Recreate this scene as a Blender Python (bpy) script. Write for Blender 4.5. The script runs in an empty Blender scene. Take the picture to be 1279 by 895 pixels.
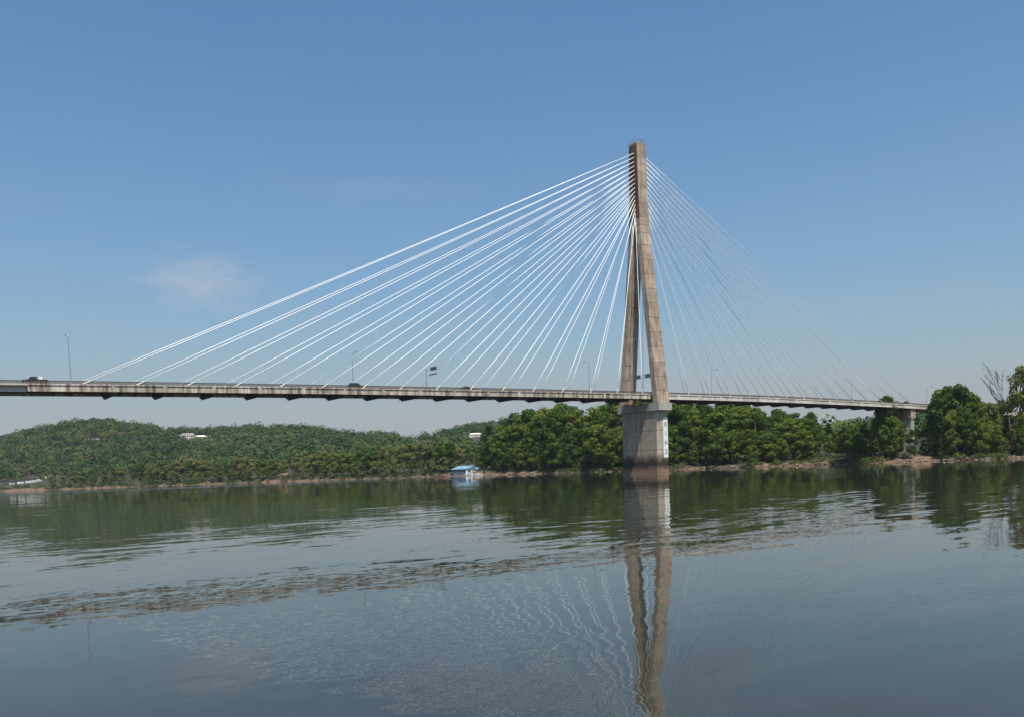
import bpy, math, random
import numpy as np
from mathutils import Vector, Matrix
rng = np.random.default_rng(7); random.seed(7)
scene = bpy.context.scene
col = scene.collection

# ------------------------------------------------------------------ camera
# bridge axis = X (tower at 0), across the river = camera looks +X/+Y, water level z = 0
CAM = Vector((-240.669, -251.079, 4.112)); YAW, PITCH, ROLL = 0.961298, -0.069813, -0.037929
F_PX, SHIFT_PX, W0, H0 = 1086.226, 213.183, 1279.0, 895.0
fw = Vector((math.cos(YAW)*math.cos(PITCH), math.sin(YAW)*math.cos(PITCH), math.sin(PITCH)))
rt = Vector((math.sin(YAW), -math.cos(YAW), 0)); up = rt.cross(fw)
c_, s_ = math.cos(ROLL), math.sin(ROLL)
rt2, up2 = rt*c_ + up*s_, up*c_ - rt*s_
cd = bpy.data.cameras.new('camera'); cam = bpy.data.objects.new('camera', cd); col.objects.link(cam)
M = Matrix((rt2, up2, -fw)).transposed().to_4x4(); M.translation = CAM
cam.matrix_world = M
cd.sensor_width = 36.0; cd.lens = F_PX/W0*36.0; cd.shift_y = SHIFT_PX/W0
cd.clip_start = 0.5; cd.clip_end = 60000
scene.camera = cam

# ------------------------------------------------------------------ sky, sun, exposure
SUN = Vector((-0.13, -0.378, 0.905)).normalized()
world = bpy.data.worlds.new('World'); scene.world = world; world.use_nodes = True
wt = world.node_tree; wt.nodes.clear()
def N(t, typ, **kw):
    n = t.nodes.new(typ)
    for k, v in kw.items(): setattr(n, k, v)
    return n
sky = N(wt, 'ShaderNodeTexSky', sky_type='NISHITA', sun_disc=False)
sky.sun_elevation = math.asin(SUN.z); sky.sun_rotation = math.atan2(SUN.x, SUN.y)
sky.altitude = 150; sky.air_density = 1.25; sky.dust_density = 2.4; sky.ozone_density = 8.0
bg = N(wt, 'ShaderNodeBackground'); bg.inputs['Strength'].default_value = 0.108
wo = N(wt, 'ShaderNodeOutputWorld')
# a thin high veil (denser towards the horizon, where one looks through more of it) and two faint wisps
tc = N(wt, 'ShaderNodeTexCoord')
def wm(op, a, b=None):
    m = N(wt, 'ShaderNodeMath', operation=op)
    for i, v in enumerate((a, b)):
        if v is None: continue
        if isinstance(v, (int, float)): m.inputs[i].default_value = v
        else: wt.links.new(v, m.inputs[i])
    return m.outputs[0]
def wrange(v, a, b, c, d):
    r = N(wt, 'ShaderNodeMapRange'); wt.links.new(v, r.inputs['Value'])
    for k, x in zip(('From Min', 'From Max', 'To Min', 'To Max'), (a, b, c, d)): r.inputs[k].default_value = x
    return r.outputs[0]
sep = N(wt, 'ShaderNodeSeparateXYZ'); wt.links.new(tc.outputs['Generated'], sep.inputs[0])
mp = N(wt, 'ShaderNodeMapping'); mp.inputs['Scale'].default_value = (3.0, 3.0, 11.0); wt.links.new(tc.outputs['Generated'], mp.inputs['Vector'])
nz = N(wt, 'ShaderNodeTexNoise'); nz.inputs['Scale'].default_value = 1.6; nz.inputs['Detail'].default_value = 7; nz.inputs['Distortion'].default_value = 0.7; wt.links.new(mp.outputs[0], nz.inputs['Vector'])
veil = wm('SUBTRACT', wm('DIVIDE', 0.060, wm('MAXIMUM', sep.outputs['Z'], 0.03)), 0.075)
veil = wm('MULTIPLY', veil, wrange(nz.outputs['Fac'], 0.3, 0.7, 0.8, 1.2))
veil = wm('MINIMUM', wm('MAXIMUM', veil, 0.0), 0.75)
mpf = N(wt, 'ShaderNodeMapping'); mpf.inputs['Scale'].default_value = (9.0, 9.0, 26.0); wt.links.new(tc.outputs['Generated'], mpf.inputs['Vector'])
nf = N(wt, 'ShaderNodeTexNoise'); nf.inputs['Scale'].default_value = 2.2; nf.inputs['Detail'].default_value = 9; nf.inputs['Roughness'].default_value = 0.62; nf.inputs['Distortion'].default_value = 0.9; wt.links.new(mpf.outputs[0], nf.inputs['Vector'])
def wisp(d, size, amount):
    v = N(wt, 'ShaderNodeVectorMath', operation='SUBTRACT'); wt.links.new(tc.outputs['Generated'], v.inputs[0]); v.inputs[1].default_value = d
    q = N(wt, 'ShaderNodeVectorMath', operation='DIVIDE'); wt.links.new(v.outputs[0], q.inputs[0]); q.inputs[1].default_value = size
    l = N(wt, 'ShaderNodeVectorMath', operation='LENGTH'); wt.links.new(q.outputs[0], l.inputs[0])
    return wm('MULTIPLY', wrange(wm('ADD', l.outputs['Value'], wm('MULTIPLY', wm('SUBTRACT', nf.outputs['Fac'], 0.5), 2.4)), 0.05, 1.2, amount, 0.0), 1.0)
fac = veil; wfac = wm('ADD', wisp((0.2672, 0.9413, 0.2064), (0.058, 0.058, 0.027), 0.50), wisp((0.4344, 0.8495, 0.2996), (0.09, 0.09, 0.014), 0.07))
mx = N(wt, 'ShaderNodeMix', data_type='RGBA'); mx.inputs['B'].default_value = (2.95, 3.12, 3.45, 1); wt.links.new(fac, mx.inputs['Factor'])
hs = N(wt, 'ShaderNodeHueSaturation'); hs.inputs['Saturation'].default_value = 1.10; wt.links.new(sky.outputs[0], hs.inputs['Color']); wbal = N(wt, 'ShaderNodeMix', data_type='RGBA', blend_type='MULTIPLY'); wbal.inputs['Factor'].default_value = 1.0; wbal.inputs['B'].default_value = (0.97, 1.06, 1.0, 1); wt.links.new(hs.outputs[0], wbal.inputs['A']); wt.links.new(wbal.outputs['Result'], mx.inputs['A'])
mx2 = N(wt, 'ShaderNodeMix', data_type='RGBA'); mx2.inputs['B'].default_value = (3.75, 3.95, 4.35, 1); wt.links.new(wfac, mx2.inputs['Factor']); wt.links.new(mx.outputs['Result'], mx2.inputs['A'])
wt.links.new(mx2.outputs['Result'], bg.inputs['Color'])
wt.links.new(bg.outputs[0], wo.inputs['Surface'])
sl = bpy.data.lights.new('sun', 'SUN'); sl.energy = 4.7; sl.angle = math.radians(0.53); sl.color = (1.0, 0.93, 0.81)
so = bpy.data.objects.new('sun', sl); col.objects.link(so); so.rotation_euler = SUN.to_track_quat('Z', 'Y').to_euler(); so.location = (0, -100, 300)
vs = scene.view_settings; vs.view_transform = 'Standard'; vs.look = 'None'; vs.exposure = 0.30; vs.gamma = 1.0; vs.use_curve_mapping = False
scene.render.resolution_x, scene.render.resolution_y = 1024, 716

# ------------------------------------------------------------------ helpers
fh = Vector((math.cos(YAW), math.sin(YAW), 0))
def place(px, dep):
    """ground point seen at photo column px when it stands dep metres ahead of the camera"""
    p = CAM + fh*dep + rt*(dep*(px + 2.85 - W0/2)/F_PX)
    return Vector((p.x, p.y, 0))
def hor(px): return 609.0 - 0.0380*px            # horizon row at a column
def hgt(px, py, dep): return CAM.z + (hor(px) - py)*dep/F_PX
def interp(x, xs, ys): return float(np.interp(x, xs, ys))

def tag(o, label=None, cat=None, group=None, kind=None):
    if label: o['label'] = label
    if cat: o['category'] = cat
    if group: o['group'] = group
    if kind: o['kind'] = kind
    return o
def empty(name, loc=(0, 0, 0), rz=0, parent=None):
    o = bpy.data.objects.new(name, None); col.objects.link(o); o.location = loc; o.rotation_euler = (0, 0, rz); o.parent = parent
    o.empty_display_size = 0.5
    return o
class MB:
    def __init__(s): s.v = []; s.f = []; s.m = []; s.cur = 0
    def poly(s, pts, faces):
        b = len(s.v); s.v += [tuple(p) for p in pts]
        for f in faces: s.f.append([b+i for i in f]); s.m.append(s.cur)
        return s
    def box(s, a, b):
        (x0, y0, z0), (x1, y1, z1) = a, b
        return s.poly([(x0,y0,z0),(x1,y0,z0),(x1,y1,z0),(x0,y1,z0),(x0,y0,z1),(x1,y0,z1),(x1,y1,z1),(x0,y1,z1)],
                      [(0,3,2,1),(4,5,6,7),(0,1,5,4),(1,2,6,5),(2,3,7,6),(3,0,4,7)])
    def loft(s, rings, cap=True):
        n = len(rings[0]); b = len(s.v)
        for r in rings: s.v += [tuple(p) for p in r]
        for k in range(len(rings)-1):
            for i in range(n):
                j = (i+1) % n
                s.f.append([b+k*n+i, b+k*n+j, b+(k+1)*n+j, b+(k+1)*n+i]); s.m.append(s.cur)
        if cap:
            s.f.append([b+i for i in reversed(range(n))]); s.m.append(s.cur)
            s.f.append([b+(len(rings)-1)*n+i for i in range(n)]); s.m.append(s.cur)
        return s
    def tube(s, pts, radii, n=6, cap=True):
        pts = [Vector(p) for p in pts]; rings = []
        for k, p in enumerate(pts):
            t = (pts[min(k+1, len(pts)-1)] - pts[max(k-1, 0)]).normalized()
            a = t.orthogonal().normalized() if abs(t.z) > 0.95 else t.cross(Vector((0,0,1))).normalized()
            b = t.cross(a)
            r = radii[k] if hasattr(radii, '__len__') else radii
            rings.append([p + (a*math.cos(2*math.pi*i/n) + b*math.sin(2*math.pi*i/n))*r for i in range(n)])
        return s.loft(rings, cap)
    def mesh(s, name, mats, smooth=False):
        me = bpy.data.meshes.new(name); me.from_pydata(s.v, [], s.f); me.update()
        for m in (mats if isinstance(mats, (list, tuple)) else [mats]): me.materials.append(m)
        if len(me.materials) > 1: me.polygons.foreach_set('material_index', s.m)
        if smooth: me.polygons.foreach_set('use_smooth', [True]*len(me.polygons))
        return me
    def build(s, name, mats, parent=None, smooth=False, loc=None):
        o = bpy.data.objects.new(name, s.mesh(name, mats, smooth)); col.objects.link(o); o.parent = parent
        if loc is not None: o.location = loc
        return o
def copy_tree(o, parent=None):
    c = o.copy(); col.objects.link(c); c.parent = parent
    for ch in o.children: copy_tree(ch, c)
    return c

# ------------------------------------------------------------------ materials
def newmat(name):
    m = bpy.data.materials.new(name); m.use_nodes = True; t = m.node_tree
    p = t.nodes['Principled BSDF']; return m, t, p
def ramp(t, fac, stops):
    r = N(t, 'ShaderNodeValToRGB'); e = r.color_ramp.elements
    while len(e) < len(stops): e.new(0.5)
    for el, (pos, c) in zip(e, stops): el.position = pos; el.color = (*c, 1)
    t.links.new(fac, r.inputs[0]); return r.outputs[0]
def noise(t, scale, detail=4, rough=0.55, vec=None, mapscale=None, dist=0.0):
    n = N(t, 'ShaderNodeTexNoise'); n.inputs['Scale'].default_value = scale; n.inputs['Detail'].default_value = detail
    n.inputs['Roughness'].default_value = rough; n.inputs['Distortion'].default_value = dist
    if vec is None:
        vec = N(t, 'ShaderNodeNewGeometry').outputs['Position']
    if mapscale:
        mpn = N(t, 'ShaderNodeMapping'); mpn.inputs['Scale'].default_value = mapscale; t.links.new(vec, mpn.inputs['Vector']); vec = mpn.outputs[0]
    t.links.new(vec, n.inputs['Vector']); return n
def mixc(t, fac, a, b, mode='MIX'):
    m = N(t, 'ShaderNodeMix', data_type='RGBA', blend_type=mode)
    for sock, v in (('Factor', fac), ('A', a), ('B', b)):
        if isinstance(v, (int, float)): m.inputs[sock].default_value = v
        elif isinstance(v, tuple): m.inputs[sock].default_value = (*v, 1)
        else: t.links.new(v, m.inputs[sock])
    return m.outputs['Result']
def maprange(t, v, a, b, c=0.0, d=1.0):
    m = N(t, 'ShaderNodeMapRange'); t.links.new(v, m.inputs['Value'])
    for k, x in zip(('From Min', 'From Max', 'To Min', 'To Max'), (a, b, c, d)): m.inputs[k].default_value = x
    return m.outputs[0]
def math_(t, op, a, b=None):
    m = N(t, 'ShaderNodeMath', operation=op)
    for i, v in enumerate((a, b)):
        if v is None: continue
        if isinstance(v, (int, float)): m.inputs[i].default_value = v
        else: t.links.new(v, m.inputs[i])
    return m.outputs[0]
def plain(name, c, rough=0.6, metal=0.0, var=0.12, scale=0.6):
    m, t, p = newmat(name)
    n = noise(t, scale, 5)
    lo = tuple(x*(1-var) for x in c); hi = tuple(min(1, x*(1+var)) for x in c)
    t.links.new(ramp(t, n.outputs['Fac'], [(0.3, lo), (0.7, hi)]), p.inputs['Base Color'])
    p.inputs['Roughness'].default_value = rough; p.inputs['Metallic'].default_value = metal
    return m
def concrete(name, lo, hi, stain, amount, streak=(0.9, 0.9, 0.06), board=True, seed=0.0, lohi=(0.47, 0.72)):
    """weathered concrete: blotches, run-down streaks, per-lift tone"""
    m, t, p = newmat(name)
    pos = N(t, 'ShaderNodeNewGeometry').outputs['Position']
    off = N(t, 'ShaderNodeVectorMath', operation='ADD'); off.inputs[1].default_value = (seed, seed*0.7, 0); t.links.new(pos, off.inputs[0]); v = off.outputs[0]
    n1 = noise(t, 0.35, 6, 0.6, v); n2 = noise(t, 1.0, 5, 0.6, v, streak); n3 = noise(t, 6.0, 4, 0.6, v)
    c = ramp(t, n1.outputs['Fac'], [(0.32, lo), (0.68, hi)])
    sf = maprange(t, n2.outputs['Fac'], lohi[0], lohi[1], 0.0, amount)
    c = mixc(t, sf, c, stain)
    oi = N(t, 'ShaderNodeObjectInfo')
    tone = maprange(t, oi.outputs['Random'], 0, 1, 0.74, 1.12)
    cmb = N(t, 'ShaderNodeCombineColor')
    for i in range(3): t.links.new(tone, cmb.inputs[i])
    c = mixc(t, 1.0, c, cmb.outputs[0], 'MULTIPLY')
    g = maprange(t, n3.outputs['Fac'], 0.3, 0.7, 0.9, 1.08); cm2 = N(t, 'ShaderNodeCombineColor')
    for i in range(3): t.links.new(g, cm2.inputs[i])
    c = mixc(t, 1.0, c, cm2.outputs[0], 'MULTIPLY')
    t.links.new(c, p.inputs['Base Color']); p.inputs['Roughness'].default_value = 0.9
    bp = N(t, 'ShaderNodeBump'); bp.inputs['Strength'].default_value = 0.5; bp.inputs['Distance'].default_value = 0.04
    t.links.new(n3.outputs['Fac'], bp.inputs['Height']); t.links.new(bp.outputs[0], p.inputs['Normal'])
    return m, t, p, c, v
M_tower = concrete('tower_concrete', (0.33, 0.252, 0.188), (0.53, 0.42, 0.32), (0.15, 0.105, 0.08), 0.72, (1.3, 1.3, 0.05), lohi=(0.44, 0.66))[0]
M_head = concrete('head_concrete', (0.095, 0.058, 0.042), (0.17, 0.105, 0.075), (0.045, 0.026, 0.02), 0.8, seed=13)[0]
M_cap = concrete('cap_concrete', (0.44, 0.42, 0.38), (0.58, 0.55, 0.50), (0.26, 0.23, 0.19), 0.5, seed=31)[0]
M_girder = concrete('girder_concrete', (0.46, 0.39, 0.31), (0.74, 0.66, 0.56), (0.13, 0.08, 0.05), 0.85, (0.8, 0.8, 0.10), seed=5, lohi=(0.42, 0.62))[0]
M_girder2 = concrete('girder_concrete_clean', (0.55, 0.49, 0.42), (0.74, 0.68, 0.60), (0.25, 0.17, 0.12), 0.55, (0.7, 0.7, 0.08), seed=8)[0]
# pier: flood stains near the water
M_pier, t, p, c, v = concrete('pier_concrete', (0.42, 0.35, 0.265), (0.62, 0.53, 0.42), (0.19, 0.135, 0.095), 0.65, (1.2, 1.2, 0.06), seed=47, lohi=(0.45, 0.68))
sx = N(t, 'ShaderNodeSeparateXYZ'); t.links.new(N(t, 'ShaderNodeNewGeometry').outputs['Position'], sx.inputs[0])
nn = noise(t, 0.5, 5, 0.65, None, (1, 1, 0.5)); zz = math_(t, 'ADD', sx.outputs['Z'], math_(t, 'MULTIPLY', math_(t, 'SUBTRACT', nn.outputs['Fac'], 0.5), 5.5))
k1 = math_(t, 'MULTIPLY', maprange(t, zz, 4.0, 10.0, 0.9, 0.0), 1.0)
c2 = mixc(t, k1, c, (0.17, 0.095, 0.055))
k2 = math_(t, 'MULTIPLY', maprange(t, zz, 1.4, 3.4, 0.0, 0.97), maprange(t, zz, 4.6, 7.6, 1.0, 0.0))
c3 = mixc(t, k2, c2, (0.035, 0.024, 0.02)); t.links.new(c3, p.inputs['Base Color'])
k3 = maprange(t, zz, 0.6, 2.2, 0.7, 0.0); t.links.new(mixc(t, k3, c3, (0.26, 0.17, 0.12)), p.inputs['Base Color'])
M_cable = plain('cable_white', (0.9, 0.9, 0.89), 0.4, 0, 0.02, 0.3)
M_sleeve = plain('anchor_sleeve_paint', (0.62, 0.58, 0.5), 0.5)
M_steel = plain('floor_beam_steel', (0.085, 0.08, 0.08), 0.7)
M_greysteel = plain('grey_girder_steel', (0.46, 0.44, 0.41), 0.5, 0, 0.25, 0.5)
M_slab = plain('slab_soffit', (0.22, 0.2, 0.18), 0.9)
M_asph = plain('road_asphalt', (0.055, 0.055, 0.056), 0.9)
M_rail = plain('rail_steel', (0.045, 0.036, 0.032), 0.6)
M_railpost = plain('rail_post', (0.20, 0.16, 0.14), 0.7)
M_galv = plain('galvanised_steel', (0.34, 0.35, 0.36), 0.45, 0.6)
M_signback = plain('sign_back', (0.10, 0.095, 0.12), 0.5)
M_lamp = plain('lamp_housing', (0.42, 0.42, 0.42), 0.5)
M_white = plain('white_paint', (0.78, 0.78, 0.76), 0.5, 0, 0.05)
M_black = plain('black_paint', (0.02, 0.02, 0.022), 0.4)
M_tyre = plain('tyre_rubber', (0.02, 0.02, 0.02), 0.9)
M_carblack = plain('car_black', (0.018, 0.018, 0.02), 0.25); M_cardark = plain('car_dark_grey', (0.05, 0.055, 0.06), 0.25)
M_glass = plain('dark_glass', (0.03, 0.035, 0.04), 0.08)
M_lampglass = plain('lamp_glass', (0.6, 0.58, 0.5), 0.2); M_redglass = plain('tail_glass', (0.35, 0.02, 0.02), 0.2)

# ------------------------------------------------------------------ water
m_water, t, p = newmat('river_water')
p.inputs['Base Color'].default_value = (0.027, 0.028, 0.020, 1); p.inputs['Roughness'].default_value = 0.02; p.inputs['IOR'].default_value = 1.333
pos = N(t, 'ShaderNodeNewGeometry').outputs['Position']
def rotmap(scale, ang, loc=(0, 0, 0)):
    m = N(t, 'ShaderNodeMapping', vector_type='POINT'); m.inputs['Rotation'].default_value = (0, 0, ang); m.inputs['Scale'].default_value = scale; m.inputs['Location'].default_value = loc
    t.links.new(pos, m.inputs['Vector']); return m.outputs[0]
def slope_field(scale, amp, vec, detail=2, mask=None):
    n = N(t, 'ShaderNodeTexNoise'); n.inputs['Scale'].default_value = scale; n.inputs['Detail'].default_value = detail; n.inputs['Roughness'].default_value = 0.5
    t.links.new(vec, n.inputs['Vector'])
    s = N(t, 'ShaderNodeVectorMath', operation='SUBTRACT'); t.links.new(n.outputs['Color'], s.inputs[0]); s.inputs[1].default_value = (0.5, 0.5, 0.5)
    k = N(t, 'ShaderNodeVectorMath', operation='MULTIPLY'); t.links.new(s.outputs[0], k.inputs[0]); k.inputs[1].default_value = (amp, amp, 0)
    if mask is not None:
        q = N(t, 'ShaderNodeVectorMath', operation='SCALE'); t.links.new(k.outputs[0], q.inputs[0]); t.links.new(mask, q.inputs['Scale']); return q.outputs[0]
    return k.outputs[0]
view_ang = -(YAW - math.pi/2)                       # turn so that local Y runs along the river breeze, away from the bank
vrot = rotmap((1, 1, 1), view_ang)
vs1 = rotmap((0.55, 1, 1), view_ang); vs3 = rotmap((0.32, 1, 1), view_ang, (5, 3, 0)); vs2 = rotmap((0.35, 1, 1), view_ang, (31, 7, 0))
pn = N(t, 'ShaderNodeTexNoise'); pn.inputs['Scale'].default_value = 0.035; pn.inputs['Detail'].default_value = 3
t.links.new(rotmap((0.30, 1, 1), view_ang, (3, 11, 0)), pn.inputs['Vector'])
patch = maprange(t, pn.outputs['Fac'], 0.40, 0.60, 0.35, 1.5)
pn2 = N(t, 'ShaderNodeTexNoise'); pn2.inputs['Scale'].default_value = 0.11; pn2.inputs['Detail'].default_value = 3
t.links.new(rotmap((0.5, 1, 1), view_ang, (17, 5, 0)), pn2.inputs['Vector'])
patch2 = maprange(t, pn2.outputs['Fac'], 0.40, 0.62, 0.1, 1.4)
dv = N(t, 'ShaderNodeVectorMath', operation='DOT_PRODUCT'); sb = N(t, 'ShaderNodeVectorMath', operation='SUBTRACT'); t.links.new(pos, sb.inputs[0]); sb.inputs[1].default_value = tuple(CAM)
t.links.new(sb.outputs[0], dv.inputs[0]); dv.inputs[1].default_value = tuple(fh); away = dv.outputs['Value']      # metres out from the near bank
def lane(stops, pw=0.5):
    """breeze lanes: ripple height as it changes from the near bank to the far one"""
    m = math_(t, 'POWER', math_(t, 'DIVIDE', math_(t, 'MAXIMUM', away, 0.0), 1000.0), pw)
    r = N(t, 'ShaderNodeValToRGB'); e = r.color_ramp.elements
    while len(e) < len(stops): e.new(0.5)
    for el, (d_, v_) in zip(e, stops): el.position = min(1, (d_/1000.0)**pw); el.color = (v_, v_, v_, 1)
    t.links.new(m, r.inputs[0]); return r.outputs[0]
L1 = lane([(0, 0.62), (14, 0.62), (24, 0.6), (34, 0.95), (60, 0.9), (95, 0.5), (160, 0.28), (1000, 0.30)])
L2 = lane([(0, 0.5), (18, 0.6), (30, 0.9), (70, 0.9), (110, 0.4), (1000, 0.3)])
p1 = math_(t, 'MULTIPLY', patch, L1); p2 = math_(t, 'MULTIPLY', patch2, L2)
# ruffled water left by a passing boat off the left far bank
wk = lane([(0, 0.0), (470, 0.0), (520, 1.0), (585, 1.0), (640, 0.0), (1000, 0.0)])
lat = N(t, 'ShaderNodeVectorMath', operation='DOT_PRODUCT'); t.links.new(sb.outputs[0], lat.inputs[0]); lat.inputs[1].default_value = tuple(rt)
wake = math_(t, 'MULTIPLY', math_(t, 'MULTIPLY', wk, maprange(t, lat.outputs['Value'], -90, 0, 1.0, 0.0)), maprange(t, pn.outputs['Fac'], 0.35, 0.6, 0.3, 1.0))
# a gust patch on the near water, left of the tower's reflection
gp = place(420, 19); gs = N(t, 'ShaderNodeVectorMath', operation='SUBTRACT'); t.links.new(rotmap((1, 1, 1), 0.0), gs.inputs[0]); gs.inputs[1].default_value = tuple(gp)
gr = N(t, 'ShaderNodeMapping'); gr.inputs['Rotation'].default_value = (0, 0, view_ang); gr.inputs['Scale'].default_value = (1/4.4, 1/9.0, 0); t.links.new(gs.outputs[0], gr.inputs['Vector'])
gl = N(t, 'ShaderNodeVectorMath', operation='LENGTH'); t.links.new(gr.outputs[0], gl.inputs[0])
gust = maprange(t, math_(t, 'ADD', gl.outputs['Value'], math_(t, 'MULTIPLY', math_(t, 'SUBTRACT', pn2.outputs['Fac'], 0.5), 2.2)), 0.35, 1.25, 1.0, 0.0)
fields = [slope_field(3.6, 0.066, vs1, 3, gust), slope_field(0.9, 0.95, vs1, 3, wake), slope_field(0.16, 0.014, vs2, 1), slope_field(0.8, 0.085, vs3, 2, p1), slope_field(3.4, 0.050, vs1, 2, p2)]
acc = fields[0]
for f in fields[1:]:
    a = N(t, 'ShaderNodeVectorMath', operation='ADD'); t.links.new(acc, a.inputs[0]); t.links.new(f, a.inputs[1]); acc = a.outputs[0]
a = N(t, 'ShaderNodeVectorMath', operation='ADD'); t.links.new(acc, a.inputs[0]); a.inputs[1].default_value = (0, 0, 1)
nm = N(t, 'ShaderNodeVectorMath', operation='NORMALIZE'); t.links.new(a.outputs[0], nm.inputs[0]); t.links.new(nm.outputs[0], p.inputs['Normal'])
bw = MB(); R_ = 9000
bw.poly([(R_*math.cos(2*math.pi*i/48), R_*math.sin(2*math.pi*i/48), 0) for i in range(48)], [list(range(48))])
tag(bw.build('river_water', m_water), kind='structure')

# ------------------------------------------------------------------ land beyond the river
SH_X = [-900, -300, 0, 150, 300, 450, 560, 620, 700, 840, 1000, 1100, 1135, 1200, 1279, 1500, 2200]
SH_D = [1500, 1120, 1000, 930, 850, 770, 690, 640, 560, 500, 455, 428, 422, 412, 402, 380, 330]
def shore(px): return interp(px, SH_X, SH_D) + 5*math.sin(px*0.045) + 3.0*math.sin(px*0.13+1)
HX = [-900, -300, -100, 0, 50, 100, 140, 175, 215, 260, 300, 350, 400, 440, 480, 520, 545, 580, 620, 680, 800, 1000, 1030, 1060, 1100, 1150, 1200, 1300, 1500, 2200]
HY = [600, 575, 556, 548, 538, 529, 526, 531, 537, 538, 536, 535, 536, 542, 544, 547, 543, 534, 530, 526, 526, 536, 537, 534, 528, 521, 521, 524, 530, 530]
RX = [-900, 0, 450, 540, 620, 800, 1000, 1200, 2200]; RD = [2000, 1650, 1650, 1900, 1900, 1900, 1500, 1300, 1300]
def ridge(px): return interp(px, RX, RD), hgt(px, interp(px, HX, HY), interp(px, RX, RD)) - 13.0
def ss(x): x = min(1, max(0, x)); return x*x*(3-2*x)
def land_z(px, dep):
    q = dep - shore(px)
    wob = 0.5*math.sin(px*0.09+q*0.2) + 0.35*math.sin(px*0.21-q*0.35)
    if q <= 0: return max(-4, q*0.2)
    z = interp(q, [0, 1.5, 4, 10, 20, 45, 90], [0, 0.35, 0.8, 2.4, 3.8, 5.2, 6.0]) + wob*min(1, q/8)*0.7
    rd, rz = ridge(px)
    if q > 60:
        s = (dep - shore(px) - 60)/(rd - shore(px) - 60)
        if s < 1:
            z += (rz - z)*(0.35*s + 0.65*ss(s)) + 4*math.sin(px*0.03+dep*0.011)*ss(s*2)*ss((1-s)*4)
        else: z = rz - min(40, (dep - rd)*0.02)
    return z
cols = np.concatenate([np.arange(-900, -100, 50), np.arange(-100, 1400, 8), np.arange(1400, 2201, 50)])
rows = [-40, -12, 0, 1, 2.5, 4.5, 7, 10, 14, 19, 26, 36, 50, 70, 95, 125, 160, 200, 250, 300, 360, 420, 490, 560, 640, 720, 800, 900, 1000, 1150, 1300, 1700, 2600, 5000, 9000]
vv = []; ff = []
for cx in cols:
    s0 = shore(cx)
    for r in rows:
        q = place(cx, s0 + r); vv.append((q.x, q.y, land_z(cx, s0 + r)))
nr = len(rows)
for i in range(len(cols)-1):
    for j in range(nr-1):
        ff.append((i*nr+j, (i+1)*nr+j, (i+1)*nr+j+1, i*nr+j+1))
m_land, t, p = newmat('far_bank_ground')
geo = N(t, 'ShaderNodeNewGeometry'); sx = N(t, 'ShaderNodeSeparateXYZ'); t.links.new(geo.outputs['Position'], sx.inputs[0])
n1 = noise(t, 0.22, 6, 0.65); n2 = noise(t, 0.05, 5, 0.6); n3 = noise(t, 1.6, 5, 0.7)
mud = ramp(t, n1.outputs['Fac'], [(0.3, (0.085, 0.05, 0.03)), (0.52, (0.19, 0.115, 0.07)), (0.78, (0.30, 0.205, 0.13))])
grass = ramp(t, n2.outputs['Fac'], [(0.35, (0.022, 0.026, 0.012)), (0.65, (0.045, 0.05, 0.022))])
zz = math_(t, 'ADD', sx.outputs['Z'], math_(t, 'MULTIPLY', math_(t, 'SUBTRACT', n1.outputs['Fac'], 0.5), 4.0))
mud_patch = noise(t, 0.02, 4, 0.6)  # random patches where bare mud reaches higher up the bank
zz = math_(t, 'ADD', zz, maprange(t, mud_patch.outputs['Fac'], 0.38, 0.58, 1.8, -1.2))
c = mixc(t, maprange(t, zz, 1.0, 2.0), mud, grass)
c = mixc(t, maprange(t, n3.outputs['Fac'], 0.45, 0.62, 0, 0.75), c, (0.035, 0.025, 0.018))
t.links.new(c, p.inputs['Base Color']); p.inputs['Roughness'].default_value = 0.95
me = bpy.data.meshes.new('far_bank_land'); me.from_pydata(vv, [], ff); me.materials.append(m_land); me.polygons.foreach_set('use_smooth', [True]*len(ff))
land = bpy.data.objects.new('far_bank_land', me); col.objects.link(land); tag(land, kind='structure')

# ------------------------------------------------------------------ the bridge
def zf(s):                                          # top of the edge girder along the bridge
    return 30.65 - (2.6e-5 if s < 0 else 6.6e-5)*s*s
bridge = empty('cable_stayed_bridge', (0, 0, 0))
tag(bridge, 'long concrete cable-stayed bridge with one tall A-shaped tower over the river', 'bridge')
# --- tower (its core is a thin upright core inside the segments)
tower = MB().box((-1.6, -1.6, 95.2), (1.6, 1.6, 126.0)).build('tower', M_tower, bridge)
def rect(z, x0, x1, y0, y1): return [(x0, y0, z), (x1, y0, z), (x1, y1, z), (x0, y1, z)]
def octo(z, hx, y0, y1, b=0.22):
    return [(-hx+b, y0, z), (hx-b, y0, z), (hx, y0+b, z), (hx, y1-b, z), (hx-b, y1, z), (-hx+b, y1, z), (-hx, y1-b, z), (-hx, y0+b, z)]
JT = 0.12
def lifts(name, zs, fx, mat, parent, rec=0.09):
    """cast lifts one above the other, each its own piece with a recessed joint"""
    for a, b in zip(zs[:-1], zs[1:]):
        m = MB()
        hx0, l0, h0 = fx(a); hx1, l1, h1 = fx(b)
        def shr(z, r):
            hx, l, h = fx(z); return octo(z, hx-r, l+r, h-r)
        m.loft([shr(a, rec), shr(a+JT, rec), shr(a+JT+0.04, 0), shr(b-0.02, 0), shr(b, rec*0.5)])
        m.build(name, mat, parent)
def leg_fx(side):
    def fx(z):
        k = (95.0 - z)/(95.0 - 27.0)
        hx = 2.45 + 0.85*k
        lo = 0.35 + 7.8*k; hi = 3.2 + 7.75*k
        return (hx, lo, hi) if side > 0 else (hx, -hi, -lo)
    return fx
zl = [27.0, 31.5, 37.0, 42.6, 48.2, 53.8, 59.4, 65.0, 70.6, 76.2, 81.8, 87.4, 92.0, 95.0]
for sd in (-1, 1): lifts('leg_segment', zl, leg_fx(sd), M_tower, tower)
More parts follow.
